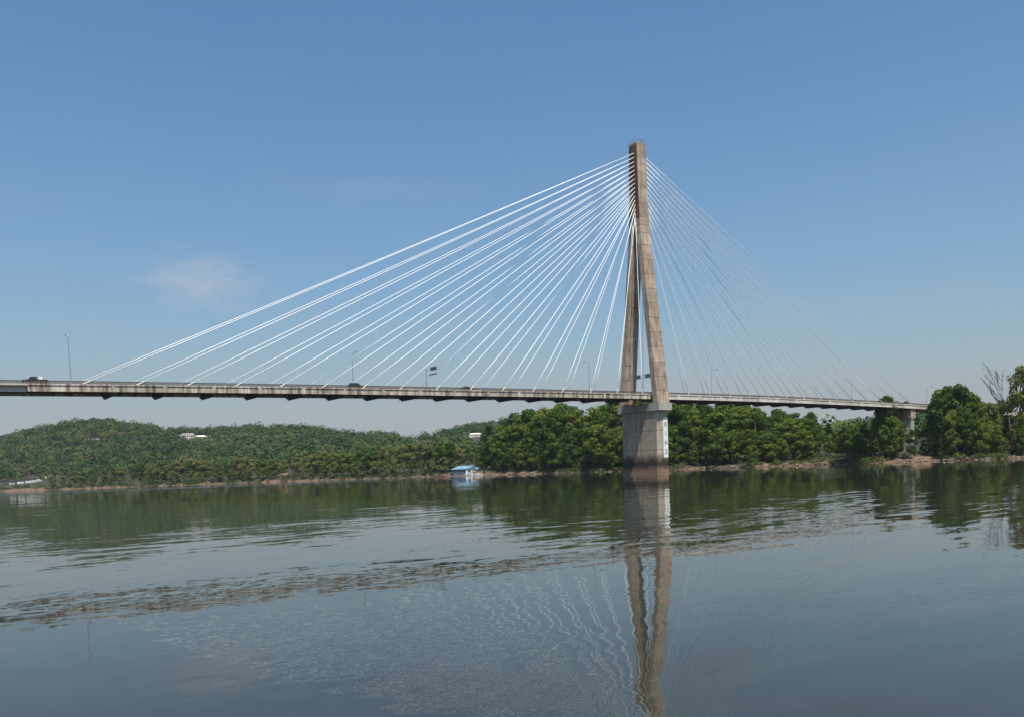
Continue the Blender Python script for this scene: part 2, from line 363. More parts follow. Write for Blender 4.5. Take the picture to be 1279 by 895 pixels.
def head_fx(z):
    k = (126.2 - z)/31.2; return 2.3 + 0.15*k, -(2.35 + 0.85*k), 2.35 + 0.85*k
lifts('head_segment', [95.0, 98.0, 103.6, 109.2, 114.8, 120.4, 126.2], head_fx, M_tower, tower, 0.04)
# dark brown anchorage faces of the tower head (both spans)
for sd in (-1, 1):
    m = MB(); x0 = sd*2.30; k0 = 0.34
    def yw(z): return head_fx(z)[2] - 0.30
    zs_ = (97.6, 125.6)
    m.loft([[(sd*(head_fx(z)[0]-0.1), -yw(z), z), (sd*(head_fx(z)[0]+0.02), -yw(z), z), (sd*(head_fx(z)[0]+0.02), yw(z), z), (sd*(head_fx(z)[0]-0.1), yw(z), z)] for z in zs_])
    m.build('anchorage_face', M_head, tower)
# top rail
m = MB()
for a in (-2.0, 0, 2.0):
    for b in (-2.1, 0, 2.1):
        if a or b: m.tube([(a, b, 126.2), (a, b, 127.6)], 0.05, 4)
for z in (126.9, 127.6):
    m.tube([(-2, -2.1, z), (2, -2.1, z), (2, 2.1, z), (-2, 2.1, z), (-2, -2.1, z)], 0.05, 4)
m.box((-0.25, -0.25, 126.2), (0.25, 0.25, 127.4))
m.build('top_railing', M_galv, tower)
# pier cap
def chamf(z, hx, hy, cx_, nose):
    return [(-nose, -hy, z), (nose, -hy, z), (hx, -cx_, z), (hx, cx_, z), (nose, hy, z), (-nose, hy, z), (-hx, cx_, z), (-hx, -cx_, z)]
MB().loft([chamf(24.2, 3.45, 11.9, 11.7, 3.25), chamf(27.0, 3.45, 11.9, 11.7, 3.25)]).build('pier_cap', M_cap, tower)
zp = [-4.0, 0.45, 3.6, 9.0, 16.5, 24.15]
for a, b in zip(zp[:-1], zp[1:]):
    g = 0.35 if b == 0.45 else 0.0
    def pr(z, r): return chamf(z, 3.0+g-r, 10.3+g-r, 9.6+g-r, 2.3+g-r)
    m = MB().loft([pr(a, 0.15), pr(a+0.16, 0.15), pr(a+0.2, 0), pr(b-0.05, 0), pr(b, 0.08)])
    m.build('pier_segment', M_pier, tower)
# gauge board with numerals on the nose of the pier
gb = MB().box((-0.15, -10.40, 6.2), (2.2, -10.26, 21.4)).build('gauge_board', M_white, tower)
for txt, z in (('0', 18.2), ('1', 14.6), ('6', 11.2), ('2', 7.7)):
    cu = bpy.data.curves.new('numeral', 'FONT'); cu.body = txt; cu.size = 2.3; cu.align_x = 'CENTER'; cu.extrude = 0.01
    tmp = bpy.data.objects.new('numeral_tmp', cu); col.objects.link(tmp)
    dg = bpy.context.evaluated_depsgraph_get(); me = bpy.data.meshes.new_from_object(tmp.evaluated_get(dg)); bpy.data.objects.remove(tmp)
    me.transform(Matrix.Translation((1.02, -10.43, z)) @ Matrix.Rotation(math.pi/2, 4, 'X') @ Matrix.Scale(1.25, 4, (1, 0, 0)))
    me.materials.clear(); me.materials.append(M_black)
    o = bpy.data.objects.new('numeral', me); col.objects.link(o); o.parent = tower

# --- deck
L_ANCH = [-(7.0 + 12.9*i) for i in range(16)]
R_ANCH = [6.0 + 12.2*i for i in range(15)]
st = list(np.arange(-330, 321, 10.0))
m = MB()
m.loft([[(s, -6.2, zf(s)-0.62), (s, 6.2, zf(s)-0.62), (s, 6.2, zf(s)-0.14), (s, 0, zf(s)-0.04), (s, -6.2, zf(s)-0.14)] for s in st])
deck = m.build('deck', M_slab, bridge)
m = MB()
m.loft([[(s, -5.9, zf(s)-0.10), (s, 5.9, zf(s)-0.10), (s, 5.9, zf(s)-0.08), (s, 0, zf(s)+0.03), (s, -5.9, zf(s)-0.08)] for s in st])
m.build('roadway', M_asph, deck)
# edge girders: one precast piece per bay
joints_l = [-213.5] + [-(7.0 + 12.9*i) + 6.45 for i in range(15, 0, -1)]
joints_r = [6.0 + 12.2*i + 6.1 for i in range(15)] + [200.0, 213, 226, 239, 252, 265, 278, 291, 304, 317]
jall = joints_l + [-3.6]; jr = [3.6] + joints_r
def girder_sec(s, sd, r=0.0):
    z = zf(s)
    pts = [(-5.95, -1.9+r), (-6.88+r, -1.9+r), (-6.88+r, -0.42), (-7.06+r, -0.36), (-7.06+r, 0.0), (-5.95, 0.0)]
    ps = [(s, -sd*y, z+h) for y, h in pts]
    return ps if sd < 0 else ps[::-1]
for lst, mat in ((jall, M_girder), (jr, M_girder2)):
    for a, b in zip(lst[:-1], lst[1:]):
        for sd in (-1, 1):
            m = MB(); m.loft([girder_sec(a+0.03, sd, 0.06), girder_sec(a+0.12, sd), girder_sec(b-0.12, sd), girder_sec(b-0.03, sd, 0.06)])
            m.build('girder_segment', mat, deck)
            # pilaster at the joint
            m2 = MB(); y = sd*6.88
            m2.box((b-0.45, min(y, y+sd*0.16), zf(b)-1.92), (b+0.45, max(y, y+sd*0.16), zf(b)-0.37)); m2.build('joint_pilaster', mat, deck)
for sd in (-1, 1):
    m = MB(); ss_ = [s for s in st if s < -213.6] + [-213.6]
    m.loft([[(s, sd*5.4, zf(s)-1.95), (s, sd*5.95, zf(s)-1.95), (s, sd*5.95, zf(s)-0.5), (s, sd*5.4, zf(s)-0.5)][::-sd] for s in ss_])
    m.build('steel_girder', M_greysteel, deck)
    m = MB(); m.loft([[(s, sd*5.4, zf(s)-0.45), (s, sd*7.0, zf(s)-0.45), (s, sd*7.0, zf(s)), (s, sd*5.4, zf(s))][::-sd] for s in ss_])
    m.build('slab_edge', M_girder2, deck)
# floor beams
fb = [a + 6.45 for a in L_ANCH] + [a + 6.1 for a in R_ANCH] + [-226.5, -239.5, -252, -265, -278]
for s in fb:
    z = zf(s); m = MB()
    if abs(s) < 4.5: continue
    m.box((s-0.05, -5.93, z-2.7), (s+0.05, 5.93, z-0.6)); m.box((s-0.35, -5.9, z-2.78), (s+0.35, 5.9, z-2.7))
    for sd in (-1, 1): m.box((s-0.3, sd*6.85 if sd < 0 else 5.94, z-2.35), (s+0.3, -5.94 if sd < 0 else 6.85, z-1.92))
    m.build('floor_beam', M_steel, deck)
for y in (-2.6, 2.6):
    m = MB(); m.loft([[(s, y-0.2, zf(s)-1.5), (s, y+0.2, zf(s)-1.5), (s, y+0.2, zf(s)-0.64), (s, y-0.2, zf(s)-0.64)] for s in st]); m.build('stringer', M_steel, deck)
# railings: rails and uprights
for sd in (-1, 1):
    m = MB()
    for h0, h1, w in ((0.10, 0.24, 0.05), (0.33, 0.47, 0.05), (0.60, 0.80, 0.09)):
        m.loft([[(s, sd*6.45-w, zf(s)+h0), (s, sd*6.45+w, zf(s)+h0), (s, sd*6.45+w, zf(s)+h1), (s, sd*6.45-w, zf(s)+h1)] for s in st])
    m.build('railing', M_rail, deck)
    m = MB()
    for s in np.arange(-320, 310, 0.62):
        z = zf(s); m.box((s-0.12, sd*6.45-0.06, z), (s+0.12, sd*6.45+0.075, z+0.62))
    o = m.build('railing_uprights', M_railpost, deck); tag(o, kind='stuff')
# stay cables
def cable(s, sd, i, n, r):
    x0 = -2.42 if s < 0 else 2.42
    zt = 122.3 - i*(24.0/(n-1))
    a = Vector((x0, sd*0.62, zt)); b = Vector((s - (0.012*abs(s) if sd > 0 and s < 0 else 0), sd*6.62, zf(s)+0.25)); pts = []
    L = (b-a).length
    for k in range(9):
        q = k/8; pnt = a.lerp(b, q); pnt.z -= 4*q*(1-q)*L*L*6.5e-6*(1 if abs(s) > 40 else 0.3); pts.append(pnt)
    o = MB().tube(pts, r, 10).build('stay_cable', M_cable, bridge, smooth=True)
    d = (a-b).normalized()
    MB().tube([b - d*0.9, b + d*1.6], r*1.45, 8).build('anchor_sleeve', M_sleeve, o)
    MB().tube([a - d*1.6, a], r*1.5, 8).build('tower_sleeve', M_sleeve, o)
for k, s in enumerate(L_ANCH):
    for sd in (-1, 1): cable(s, sd, 15-k, 16, 0.11)
for k, s in enumerate(R_ANCH):
    for sd in (-1, 1): cable(s, sd, 14-k, 15, 0.115)
# side pier on the far bank
sp = MB().loft([[(180-1.5, -5.9, -2), (180+1.5, -5.9, -2), (180+1.5, 5.9, -2), (180-1.5, 5.9, -2)], [(180-1.3, -5.8, 21.5), (180+1.3, -5.8, 21.5), (180+1.3, 5.8, 21.5), (180-1.3, 5.8, 21.5)]]).build('side_pier', M_pier, bridge)
MB().loft([rect(21.3, 178.3, 181.7, -6.02, 6.02), rect(22.2, 178.0, 182.0, -6.2, 6.2), rect(zf(180)-1.93, 178.0, 182.0, -6.2, 6.2)]).build('cap_beam', M_tower, sp)
sp.data.materials[0] = M_cap

# ------------------------------------------------------------------ furniture on the bridge
def lamp(s, sd, H, arm, label, single=True):
    z0 = zf(s) + 0.002
    e = empty('street_lamp', (s, sd*6.85, z0)); tag(e, label, 'street lamp', 'street lamps along the bridge')
    MB().box((-0.2, -0.18, 0), (0.2, 0.18, 0.35)).build('base', M_galv, e)
    MB().tube([(0, 0, 0.3), (0, 0, H*0.5), (0, 0, H-0.6)], [0.13, 0.10, 0.075], 6).build('pole', M_galv, e)
    k = -sd
    MB().tube([(0, 0, H-0.6), (0, k*0.15, H-0.2), (0, k*0.6, H), (0, k*arm, H+0.1)], 0.05, 5).build('arm', M_galv, e)
    hd = MB().loft([[(-0.16, k*arm, H), (0.16, k*arm, H), (0.16, k*arm, H+0.2), (-0.16, k*arm, H+0.2)], [(-0.2, k*(arm+0.5), H-0.04), (0.2, k*(arm+0.5), H-0.04), (0.2, k*(arm+0.5), H+0.26), (-0.2, k*(arm+0.5), H+0.26)], [(-0.1, k*(arm+1.0), H+0.05), (0.1, k*(arm+1.0), H+0.05), (0.1, k*(arm+1.0), H+0.2), (-0.1, k*(arm+1.0), H+0.2)]]).build('lamp_head', M_lamp, e)
    MB().box((-0.12, min(k*(arm+0.15), k*(arm+0.8)), H-0.09), (0.12, max(k*(arm+0.15), k*(arm+0.8)), H-0.045)).build('lens', M_lampglass, hd)
lamp(-203.8, -1, 12.4, 2.4, 'tall grey street lamp at the far left, beside the outermost cables')
lamp(-120.2, 1, 12.2, 2.2, 'thin grey street lamp above the dark car, left half of the bridge')
lamp(-33.5, -1, 11.2, 2.0, 'faint slim street lamp between cables just left of the tower')
lamp(46.4, 1, 12.2, 2.6, 'slim street lamp with curved arm just right of the tower')
lamp(126.7, -1, 10.6, 2.0, 'plain slim street lamp between the right-hand cables')
lamp(215.5, 1, 11.8, 2.4, 'street lamp at the right end of the bridge beside the tall trees')
# cantilever sign
e = empty('road_sign', (-93.4, 6.85, zf(-93.4)+0.002)); tag(e, 'dark overhead road sign on a post left of the tower', 'sign')
MB().tube([(0, 0, 0), (0, 0, 8.2)], 0.12, 6).build('post', M_galv, e)
MB().tube([(0, 0, 7.6), (0, -7.1, 7.8)], 0.07, 5).build('arm', M_galv, e); MB().tube([(0, 0, 5.9), (0, -7.1, 5.9)], 0.07, 5).build('arm', M_galv, e)
MB().box((-0.12, -7.2, 7.15), (-0.02, -3.2, 8.3)).build('sign_panel', M_signback, e)
MB().box((-0.12, -7.2, 5.7), (-0.02, -2.4, 6.1)).build('sign_panel', M_signback, e)
# overhead truss between the tower legs
e = empty('overhead_sign_frame', (-3.05, 0, 37.6)); tag(e, 'dark overhead sign frame spanning the roadway between the tower legs', 'sign frame')
for z in (-0.5, 0.5): MB().tube([(0, -8.3, z), (0, 8.3, z)], 0.08, 5).build('chord', M_signback, e)
for y in np.arange(-7.5, 7.6, 1.5): MB().tube([(0, y-0.7, -0.5), (0, y+0.7, 0.5)], 0.05, 4).build('brace', M_signback, e)
for y in (-5.9, -0.3): MB().box((-0.3, y-1.4, -0.75), (-0.1, y+1.4, 0.75)).build('sign_panel', M_signback, e)

# ------------------------------------------------------------------ vehicles
def wheel(e, x, y, r):
    w = MB().tube([(x, y-0.11, r), (x, y+0.11, r)], r, 14).build('wheel', M_tyre, e)
    MB().tube([(x, y-0.125, r), (x, y+0.125, r)], r*0.58, 10).build('rim', M_galv, w)
def car(s, y, heading, prof, cab, Wd, mat, label, cat, name, r=0.34, bed=None):
    e = empty(name, (s, y, zf(s)+0.03 - 0.018*abs(y)), 0 if heading > 0 else math.pi); tag(e, label, cat, 'vehicles crossing the bridge')
    h = Wd/2
    m = MB(); m.loft([[(x, k*hh, z) for x, z in prof] for k, hh in ((-1, h*0.96), (-1, h), (1, h), (1, h*0.96))][0:0] or [[(x, -h, z) for x, z in prof], [(x, h, z) for x, z in prof]])
    m.build('body', mat, e)
    m = MB(); m.loft([[(x, -h*(0.95 if z < cab[0][1]+0.1 else 0.8), z) for x, z in cab], [(x, h*(0.95 if z < cab[0][1]+0.1 else 0.8), z) for x, z in cab]])
    cb = m.build('cabin', mat, e)
    xs = [x for x, z in cab]; z0 = cab[0][1]; z1 = max(z for x, z in cab)
    for k in (-1, 1):
        a, b = min(xs)+0.45, max(xs)-0.55; mid = (a+b)/2
        for p0, p1 in ((a, mid-0.05), (mid+0.05, b)):
            yy0, yy1 = k*h*0.935, k*h*0.82
            MB().poly([(p0, yy0+k*0.012, z0+0.1), (p1, yy0+k*0.012, z0+0.1), (p1-0.1, yy1+k*0.012, z1-0.08), (p0+0.1, yy1+k*0.012, z1-0.08), (p0, yy0-k*0.02, z0+0.1), (p1, yy0-k*0.02, z0+0.1), (p1-0.1, yy1-k*0.02, z1-0.08), (p0+0.1, yy1-k*0.02, z1-0.08)], [(0,1,2,3),(7,6,5,4),(0,4,5,1),(1,5,6,2),(2,6,7,3),(3,7,4,0)]).build('window', M_glass, cb)
    x0, x1 = min(x for x, z in prof), max(x for x, z in prof)
    for x in (x0+0.85, x1-0.9):
        for k in (-1, 1): wheel(e, x, k*(h-0.1), r)
    for k in (-1, 1):
        MB().box((x1-0.03, k*h*0.7-0.18, 0.62), (x1+0.03, k*h*0.7+0.18, 0.8)).build('headlight', M_lampglass, e)
        MB().box((x0-0.03, k*h*0.75-0.12, 0.7), (x0+0.03, k*h*0.75+0.12, 0.95)).build('tail_light', M_redglass, e)
    return e
sedan = [(-2.3, 0.3), (2.3, 0.3), (2.35, 0.7), (1.3, 0.95), (-1.5, 1.0), (-2.35, 0.95)]
sedan_cab = [(-1.7, 0.96), (1.15, 0.93), (0.35, 1.45), (-0.9, 1.48)]
suv = [(-2.4, 0.35), (2.4, 0.35), (2.45, 0.85), (1.4, 1.1), (-2.3, 1.12), (-2.45, 0.9)]
suv_cab = [(-2.25, 1.08), (1.2, 1.06), (0.5, 1.75), (-1.8, 1.78)]
pick = [(-2.9, 0.45), (2.9, 0.45), (2.95, 1.0), (1.7, 1.2), (-2.85, 1.25), (-2.95, 0.9)]
pick_cab = [(-0.6, 1.2), (1.6, 1.18), (0.9, 1.9), (-0.4, 1.92)]
car(-124.6, -4.3, 1, suv, suv_cab, 1.9, M_carblack, 'black car on the bridge deck below the far-side street lamp', 'car', 'parked_car'.replace('parked_', 'black_'), 0.36)
car(-84.6, -4.3, 1, sedan, sedan_cab, 1.82, M_cardark, 'small dark car on the bridge deck between the sign and the tower', 'car', 'dark_car')
tr = car(-211.6, -4.3, -1, pick, pick_cab, 2.0, M_carblack, 'dark pickup truck with a white load at the far left of the bridge', 'truck', 'pickup_truck', 0.4)
MB().box((-1.75, -0.5, 1.26), (-0.95, 0.5, 2.0)).build('white_load', M_white, tr)
tr = car(176.8, -4.3, 1, pick, pick_cab, 2.0, M_cardark, 'dark pickup truck at the right end of the bridge above the side pier', 'truck', 'pickup_truck', 0.4)

#TREES
# ------------------------------------------------------------------ buildings, boats, trailers
M_bluewall = plain('blue_wall', (0.055, 0.075, 0.13), 0.6); M_blueroof = plain('blue_metal_roof', (0.17, 0.27, 0.36), 0.45, 0, 0.2)
M_blueroof2 = plain('dark_blue_fascia', (0.06, 0.14, 0.22), 0.4); M_siding = plain('white_siding', (0.74, 0.72, 0.68), 0.7); M_tan = plain('tan_siding', (0.42, 0.33, 0.25), 0.8)
M_redroof = plain('red_brown_roof', (0.24, 0.12, 0.08), 0.8); M_greyroof = plain('grey_shingle_roof', (0.22, 0.21, 0.2), 0.85); M_paleroof = plain('pale_roof', (0.62, 0.55, 0.48), 0.8)
M_brick = plain('red_brick', (0.26, 0.12, 0.08), 0.9); M_wood = plain('dock_wood', (0.22, 0.17, 0.13), 0.9); M_log = plain('drift_log', (0.24, 0.17, 0.12), 0.95, 0, 0.3)
M_trailerstripe = plain('trailer_stripe', (0.25, 0.22, 0.2), 0.6)
face_rz = YAW - math.pi/2                           # buildings look at the river
def find_dep(px, row):
    d = shore(px) + 15
    while d < ridge(px)[0]:
        if hor(px) - (land_z(px, d) - CAM.z)*F_PX/d <= row: return d
        d += 5
    return ridge(px)[0] - 5
CLEAR = []
def win_grid(e, wall, x0, x1, z0, z1, y, nx, nz, mat=None):
    for i in range(nx):
        for j in range(nz):
            cx = x0 + (i+0.5)*(x1-x0)/nx; cz = z0 + (j+0.5)*(z1-z0)/nz; w, h = (x1-x0)/nx*0.28, (z1-z0)/nz*0.27
            f = MB().box((cx-w, y-0.10, cz-h), (cx+w, y+0.05, cz+h)).build('window', M_white, wall)
            # pane set in front of its frame
            MB().box((cx-w*0.82, y-0.13, cz-h*0.86), (cx+w*0.82, y-0.103, cz+h*0.86)).build('pane', M_glass, wall)
def house(px0, px1, rtop, rbase, wallm, roofm, label, flat=False, nx=4, nz=1, name='hillside_house', clear=95, pad=7):
    px = (px0+px1)/2; d = find_dep(px, rbase); p0 = place(px, d); k = d/F_PX; z = land_z(px, d)
    w = (px1-px0)*k; h = (rbase-rtop)*k; dp = min(14, w*0.6)
    CLEAR.append((px0-pad, px1+pad, d-clear, d+dp+10))
    e = empty(name, (p0.x, p0.y, z - 1.5), face_rz); tag(e, label, 'house' if name != 'low_building' else 'building')
    hw = h*(0.62 if not flat else 0.86) + 1.5
    wl = MB().box((-w/2, 0, -3), (w/2, dp, hw)).build('wall', wallm, e)
    win_grid(e, wl, -w/2+0.6, w/2-0.6, 1.6, hw-0.2, 0.0, nx, nz)
    m = MB()
    if flat: m.box((-w/2-0.5, -0.6, hw+0.003), (w/2+0.5, dp+0.6, hw+h*0.14))
    else:
        o = 0.7; hz = h*0.4
        m.poly([(-w/2-o, -o, hw), (w/2+o, -o, hw), (w/2+o, dp+o, hw), (-w/2-o, dp+o, hw), (-w/2+dp*0.25, dp/2, hw+hz), (w/2-dp*0.25, dp/2, hw+hz)], [(0,1,5,4), (2,3,4,5), (1,2,5), (3,0,4), (3,2,1,0)])
    rf = m.build('roof', roofm, e)
    if not flat: MB().box((w*0.22, dp*0.55, hw+h*0.1), (w*0.22+0.9, dp*0.55+0.9, hw+h*0.4+0.9)).build('chimney', M_brick, rf)
    MB().box((w*0.04, -0.14, 1.5), (w*0.04+1.1, -0.02, 3.7)).build('door', M_wood, wl)
    return e
house(228, 246, 541, 549, M_siding, M_greyroof, 'pale grey two-storey house high on the left wooded hill', False, 6, 2, clear=130)
house(247.5, 260, 543.5, 549, M_white, M_paleroof, 'bright white low house right beside the pale grey hill house', False, 4, 1, clear=140)
house(343, 360, 533.5, 541, M_paleroof, M_paleroof, 'pale pinkish house on the ridge above the left bank', False, 5, 1, clear=150)
house(108, 117, 548, 551.5, M_brick, M_white, 'brick house with white flat roof on the left hill, left one', True, 3, 1, clear=45, pad=2)
house(119, 131, 548, 551.5, M_brick, M_white, 'brick house with white flat roof on the left hill, right one', True, 4, 1, clear=45, pad=2)
house(498, 514, 543, 548, M_white, M_redroof, 'low white building with red roof left of the small distant hill', False, 6, 1, 'low_building', 330, 2)
house(516, 530, 541.5, 546.5, M_tan, M_redroof, 'tan building with red-brown roof between red-roofed and brown buildings', False, 5, 1, 'low_building', 330, 2)
house(540, 556, 542.5, 548, M_tan, M_greyroof, 'low brown building at the foot of the small distant hill', False, 6, 1, 'low_building', 330, 2)
house(569, 579, 540.5, 544, M_white, M_paleroof, 'small white house on the small distant hill', False, 3, 1, 'hillside_house', 260)
house(588, 603, 540.5, 545, M_white, M_paleroof, 'long white house on the small distant hill above the boathouse', False, 7, 1, 'hillside_house', 260)
house(289.5, 292.5, 548, 551, M_white, M_greyroof, 'tiny white shed among trees right of the white hill houses', False, 1, 1, 'hillside_house', 60, 3)
# row of white trailers by the left bank
TR = [(16, 605.5, 6.5), (26.5, 605, 7), (36, 603.5, 6), (43, 603, 5.5), (50.5, 601.5, 6), (60, 598.5, 5), (66.5, 596, 5.5)]
for k, (px, row, L) in enumerate(TR):
    d = find_dep(px, row); p0 = place(px, d); z = land_z(px, d)
    CLEAR.append((px-8, px+8, d-40, d+8))
    e = empty('camping_trailer', (p0.x, p0.y, z), face_rz + 0.12*math.sin(k*2.3)); tag(e, f'white camping trailer, {["leftmost", "second from left", "third from left", "middle one", "fifth from left", "sixth from left", "rightmost and highest"][k]} of the row on the left bank', 'trailer', 'white trailers on the left bank')
    b = MB().loft([[(-L/2, y, 0.5), (L/2, y, 0.5), (L/2, y, 2.7), (L/2-0.5, y, 3.1), (-L/2+0.3, y, 3.1), (-L/2, y, 2.8)] for y in (0, 2.5)]).build('body', M_white, e)
    MB().box((-L/2+0.1, -0.03, 1.0), (L/2-0.1, -0.004, 1.25)).build('stripe', M_trailerstripe, b)
    for x in (-L*0.28, L*0.05, L*0.3): MB().box((x-0.5, -0.03, 1.6), (x+0.5, -0.004, 2.3)).build('window', M_glass, b)
    for x in (-0.5, 0.5): MB().tube([(x, -0.05, 0.38), (x, 2.55, 0.38)], 0.38, 10).build('wheel', M_tyre, e)
    MB().tube([(L/2, 1.25, 0.6), (L/2+1.3, 1.25, 0.5)], 0.06, 5).build('hitch', M_galv, e)
# blue-roofed boathouse
px = 585; d = shore(px) + 9; p0 = place(px, d); k = d/F_PX; z = land_z(px, d) - 0.2
def X(c): return (c - px)*k
e = empty('boathouse', (p0.x, p0.y, z), face_rz); tag(e, 'blue-roofed boathouse with white annex at the water edge left of the wood', 'boathouse')
A0, A1, B0, B1 = X(565), X(594), X(594.5), X(610); hA, hR = 3.5, 6.2
w1 = MB().box((A0, 0, -1), (A1, 11, hA)).build('wall', M_bluewall, e)
for i in range(5):
    cx = A0 + (i+0.7)*(A1-A0)/9; MB().box((cx-0.7, -0.08, 0.4), (cx+0.7, -0.01, 2.8)).build('door_panel', M_blueroof2, w1)
wf = MB().box((X(582), -1.2, -1), (X(594), -0.1, 2.9)).build('front_annex', M_siding, e)
MB().box((X(584.5), -1.26, 1.0), (X(588), -1.205, 2.2)).build('window', M_glass, wf); MB().box((X(590.5), -1.26, 0.2), (X(592), -1.205, 2.3)).build('door', M_brick, wf)
rf = MB().poly([(A0-1, -1.0, hA), (A1+0.5, -1.0, hA), (A1+0.5, 12, hA), (A0-1, 12, hA), (A0+5, 5.5, hR), (A1-4, 5.5, hR)], [(0,1,5,4), (2,3,4,5), (1,2,5), (3,0,4), (3,2,1,0)]).build('roof', M_blueroof, e)
MB().box((X(586.5), 3.5, hA+1.6), (X(591.5), 7.5, hR+0.7)).build('roof_lantern', M_blueroof, rf)
MB().poly([(X(582), -1.6, hA-0.4), (A1+0.6, -1.6, hA-0.4), (A1+0.6, -1.02, hA-0.1), (A1-1.5, -1.02, hA+1.9), (X(582), -1.02, hA+0.2), (X(582), -1.6, hA-0.1), (A1+0.6, -1.6, hA-0.1)], [(0,1,6,5), (5,6,2,3,4), (1,2,6)]).build('gable_fascia', M_blueroof2, e)
w2 = MB().box((B0, 1, -1), (B1, 10, 2.8)).build('wall', M_white, e)
MB().box((X(597), 0.94, 1.0), (X(599), 0.99, 2.0)).build('window', M_glass, w2)
MB().poly([(B0-0.2, 0.2, 2.81), (B1+0.6, 0.2, 2.81), (B1+0.6, 10.6, 2.81), (B0-0.2, 10.6, 2.81), (B0-0.2, 5.5, 5.0), (B1-1.5, 5.5, 4.8)], [(0,1,5,4), (2,3,4,5), (1,2,5), (3,0,4), (3,2,1,0)]).build('roof', M_blueroof, e)
CLEAR.append((560, 612, d-40, d+14))
# floating dock in front
dk = place(583, shore(583)-4); e = empty('floating_dock', (dk.x, dk.y, 0), face_rz); tag(e, 'low wooden floating dock with posts before the blue-roofed boathouse', 'dock')
for i in range(9): MB().box((-15+i*3.4, -2, 0.15), (-15+i*3.4+3.3, 1.5, 0.55)).build('dock_plank_bay', M_wood, e)
for i in range(6): MB().tube([(-14+i*5.6, -1.9, -3), (-14+i*5.6, -1.9, 2.6)], 0.16, 6).build('post', M_galv, e)
for i in range(3): MB().box((-6+i*5, -0.2, 0.56), (-4.6+i*5, 0.6, 1.9)).build('locker', [M_bluewall, M_siding, M_tan][i], e)
def boat(px, q, L, hullm, label, cab=True):
    p0 = place(px, shore(px) - q); e = empty('motor_boat', (p0.x, p0.y, 0), face_rz + random.uniform(-0.2, 0.2)); tag(e, label, 'boat')
    sec = []
    for x, w, zb in ((-L/2, 0.9, -0.2), (-L*0.1, 1.1, -0.3), (L*0.25, 0.95, -0.25), (L*0.42, 0.5, 0.0), (L*0.5, 0.06, 0.5)):
        sec.append([(x, -w, 0.95), (x, -w*0.8, 0.1), (x, 0, zb), (x, w*0.8, 0.1), (x, w, 0.95)])
    h = MB().loft(sec).build('hull', hullm, e)
    if cab:
        c = MB().loft([[(-L*0.15, y, 0.96), (L*0.22, y, 0.96), (L*0.12, y, 1.9), (-L*0.12, y, 2.0)] for y in (-0.75, 0.75)]).build('cabin', M_white, e)
        MB().box((-L*0.08, -0.79, 1.3), (L*0.1, -0.755, 1.7)).build('window', M_glass, c)
    else:
        MB().box((-L*0.4, -1.0, 2.4), (L*0.2, 1.0, 2.5)).build('canopy', M_bluewall, e)
        for x in (-L*0.38, L*0.18):
            for y in (-0.9, 0.9): MB().tube([(x, y, 0.9), (x, y, 2.4)], 0.05, 4).build('canopy_post', M_galv, e)
boat(596, 8, 8.5, M_white, 'white cabin boat moored right of the dock below the boathouse')
boat(588, 9, 7.0, M_white, 'small white boat moored at the dock centre', True)
boat(549, 6, 9.5, M_brick, 'dark boat with canopy lying at the bank left of the boathouse', False)
# reddish shed by the left bank
e = house(349, 361, 598, 604.5, M_brick, M_redroof, 'small red-brown shed at the waterside of the left bank', False, 2, 1, 'waterside_shed', 30, 1)
# driftwood on the right bank
for k, (px, q, L, a) in enumerate([(1018, 3, 14, 0.1), (1030, 4, 9, -0.3), (985, 4, 8, 0.4), (952, 3, 7, 0.0), (1142, 4, 8, 0.5), (1150, 5, 6, -0.2), (1215, 4, 9, 0.15), (1260, 5, 6, 0.9), (893, 4, 7, 0.2), (705, 4, 8, 0.05)]):
    p0 = place(px, shore(px)+q); z = land_z(px, shore(px)+q)
    e = empty('drift_log', (p0.x, p0.y, z), face_rz + a); tag(e, 'bleached drift log lying on the muddy bank ' + ['of the sandbar right of the wood', 'left of the lone rounded trees', 'at the right part of the wood', 'below the middle of the right wood', 'in front of the side pier', 'right of the side pier', 'below the bright yellow-green tree', 'at the foot of the dead tree', 'right of the tower pier', 'left of the tower, on the bare mud'][k], 'log', 'drift logs on the far bank')
    MB().tube([(-L/2, 0, 0.2), (-L*0.1, 0.2, 0.45), (L*0.3, -0.1, 0.5), (L/2, 0.2, 1.0)], [0.35, 0.33, 0.26, 0.12], 7).build('log_trunk', M_log, e, True)
    MB().tube([(L*0.1, 0, 0.5), (L*0.2, 0.4, 1.2), (L*0.24, 0.9, 2.0)], [0.14, 0.1, 0.03], 5).build('broken_branch', M_log, e, True)
# ------------------------------------------------------------------ trees
def leafmat(name, stops, sat=1.0):
    m, t, p = newmat(name)
    oi = N(t, 'ShaderNodeObjectInfo'); at = N(t, 'ShaderNodeAttribute', attribute_name='tint')
    geo = N(t, 'ShaderNodeNewGeometry')
    n = noise(t, 0.16, 3, 0.6)
    f = math_(t, 'ADD', math_(t, 'MULTIPLY', oi.outputs['Random'], 0.62), math_(t, 'MULTIPLY', at.outputs['Fac'], 0.20))
    f = math_(t, 'ADD', f, math_(t, 'MULTIPLY', n.outputs['Fac'], 0.18))
    c = ramp(t, f, stops)
    out = t.nodes['Material Output']; d = N(t, 'ShaderNodeBsdfDiffuse'); tr = N(t, 'ShaderNodeBsdfTranslucent'); mx_ = N(t, 'ShaderNodeMixShader'); mx_.inputs[0].default_value = 0.2
    t.links.new(c, d.inputs['Color']); t.links.new(mixc(t, 1.0, c, (1.25, 1.15, 0.5), 'MULTIPLY'), tr.inputs['Color'])
    t.links.new(d.outputs[0], mx_.inputs[1]); t.links.new(tr.outputs[0], mx_.inputs[2]); t.links.new(mx_.outputs[0], out.inputs['Surface'])
    return m
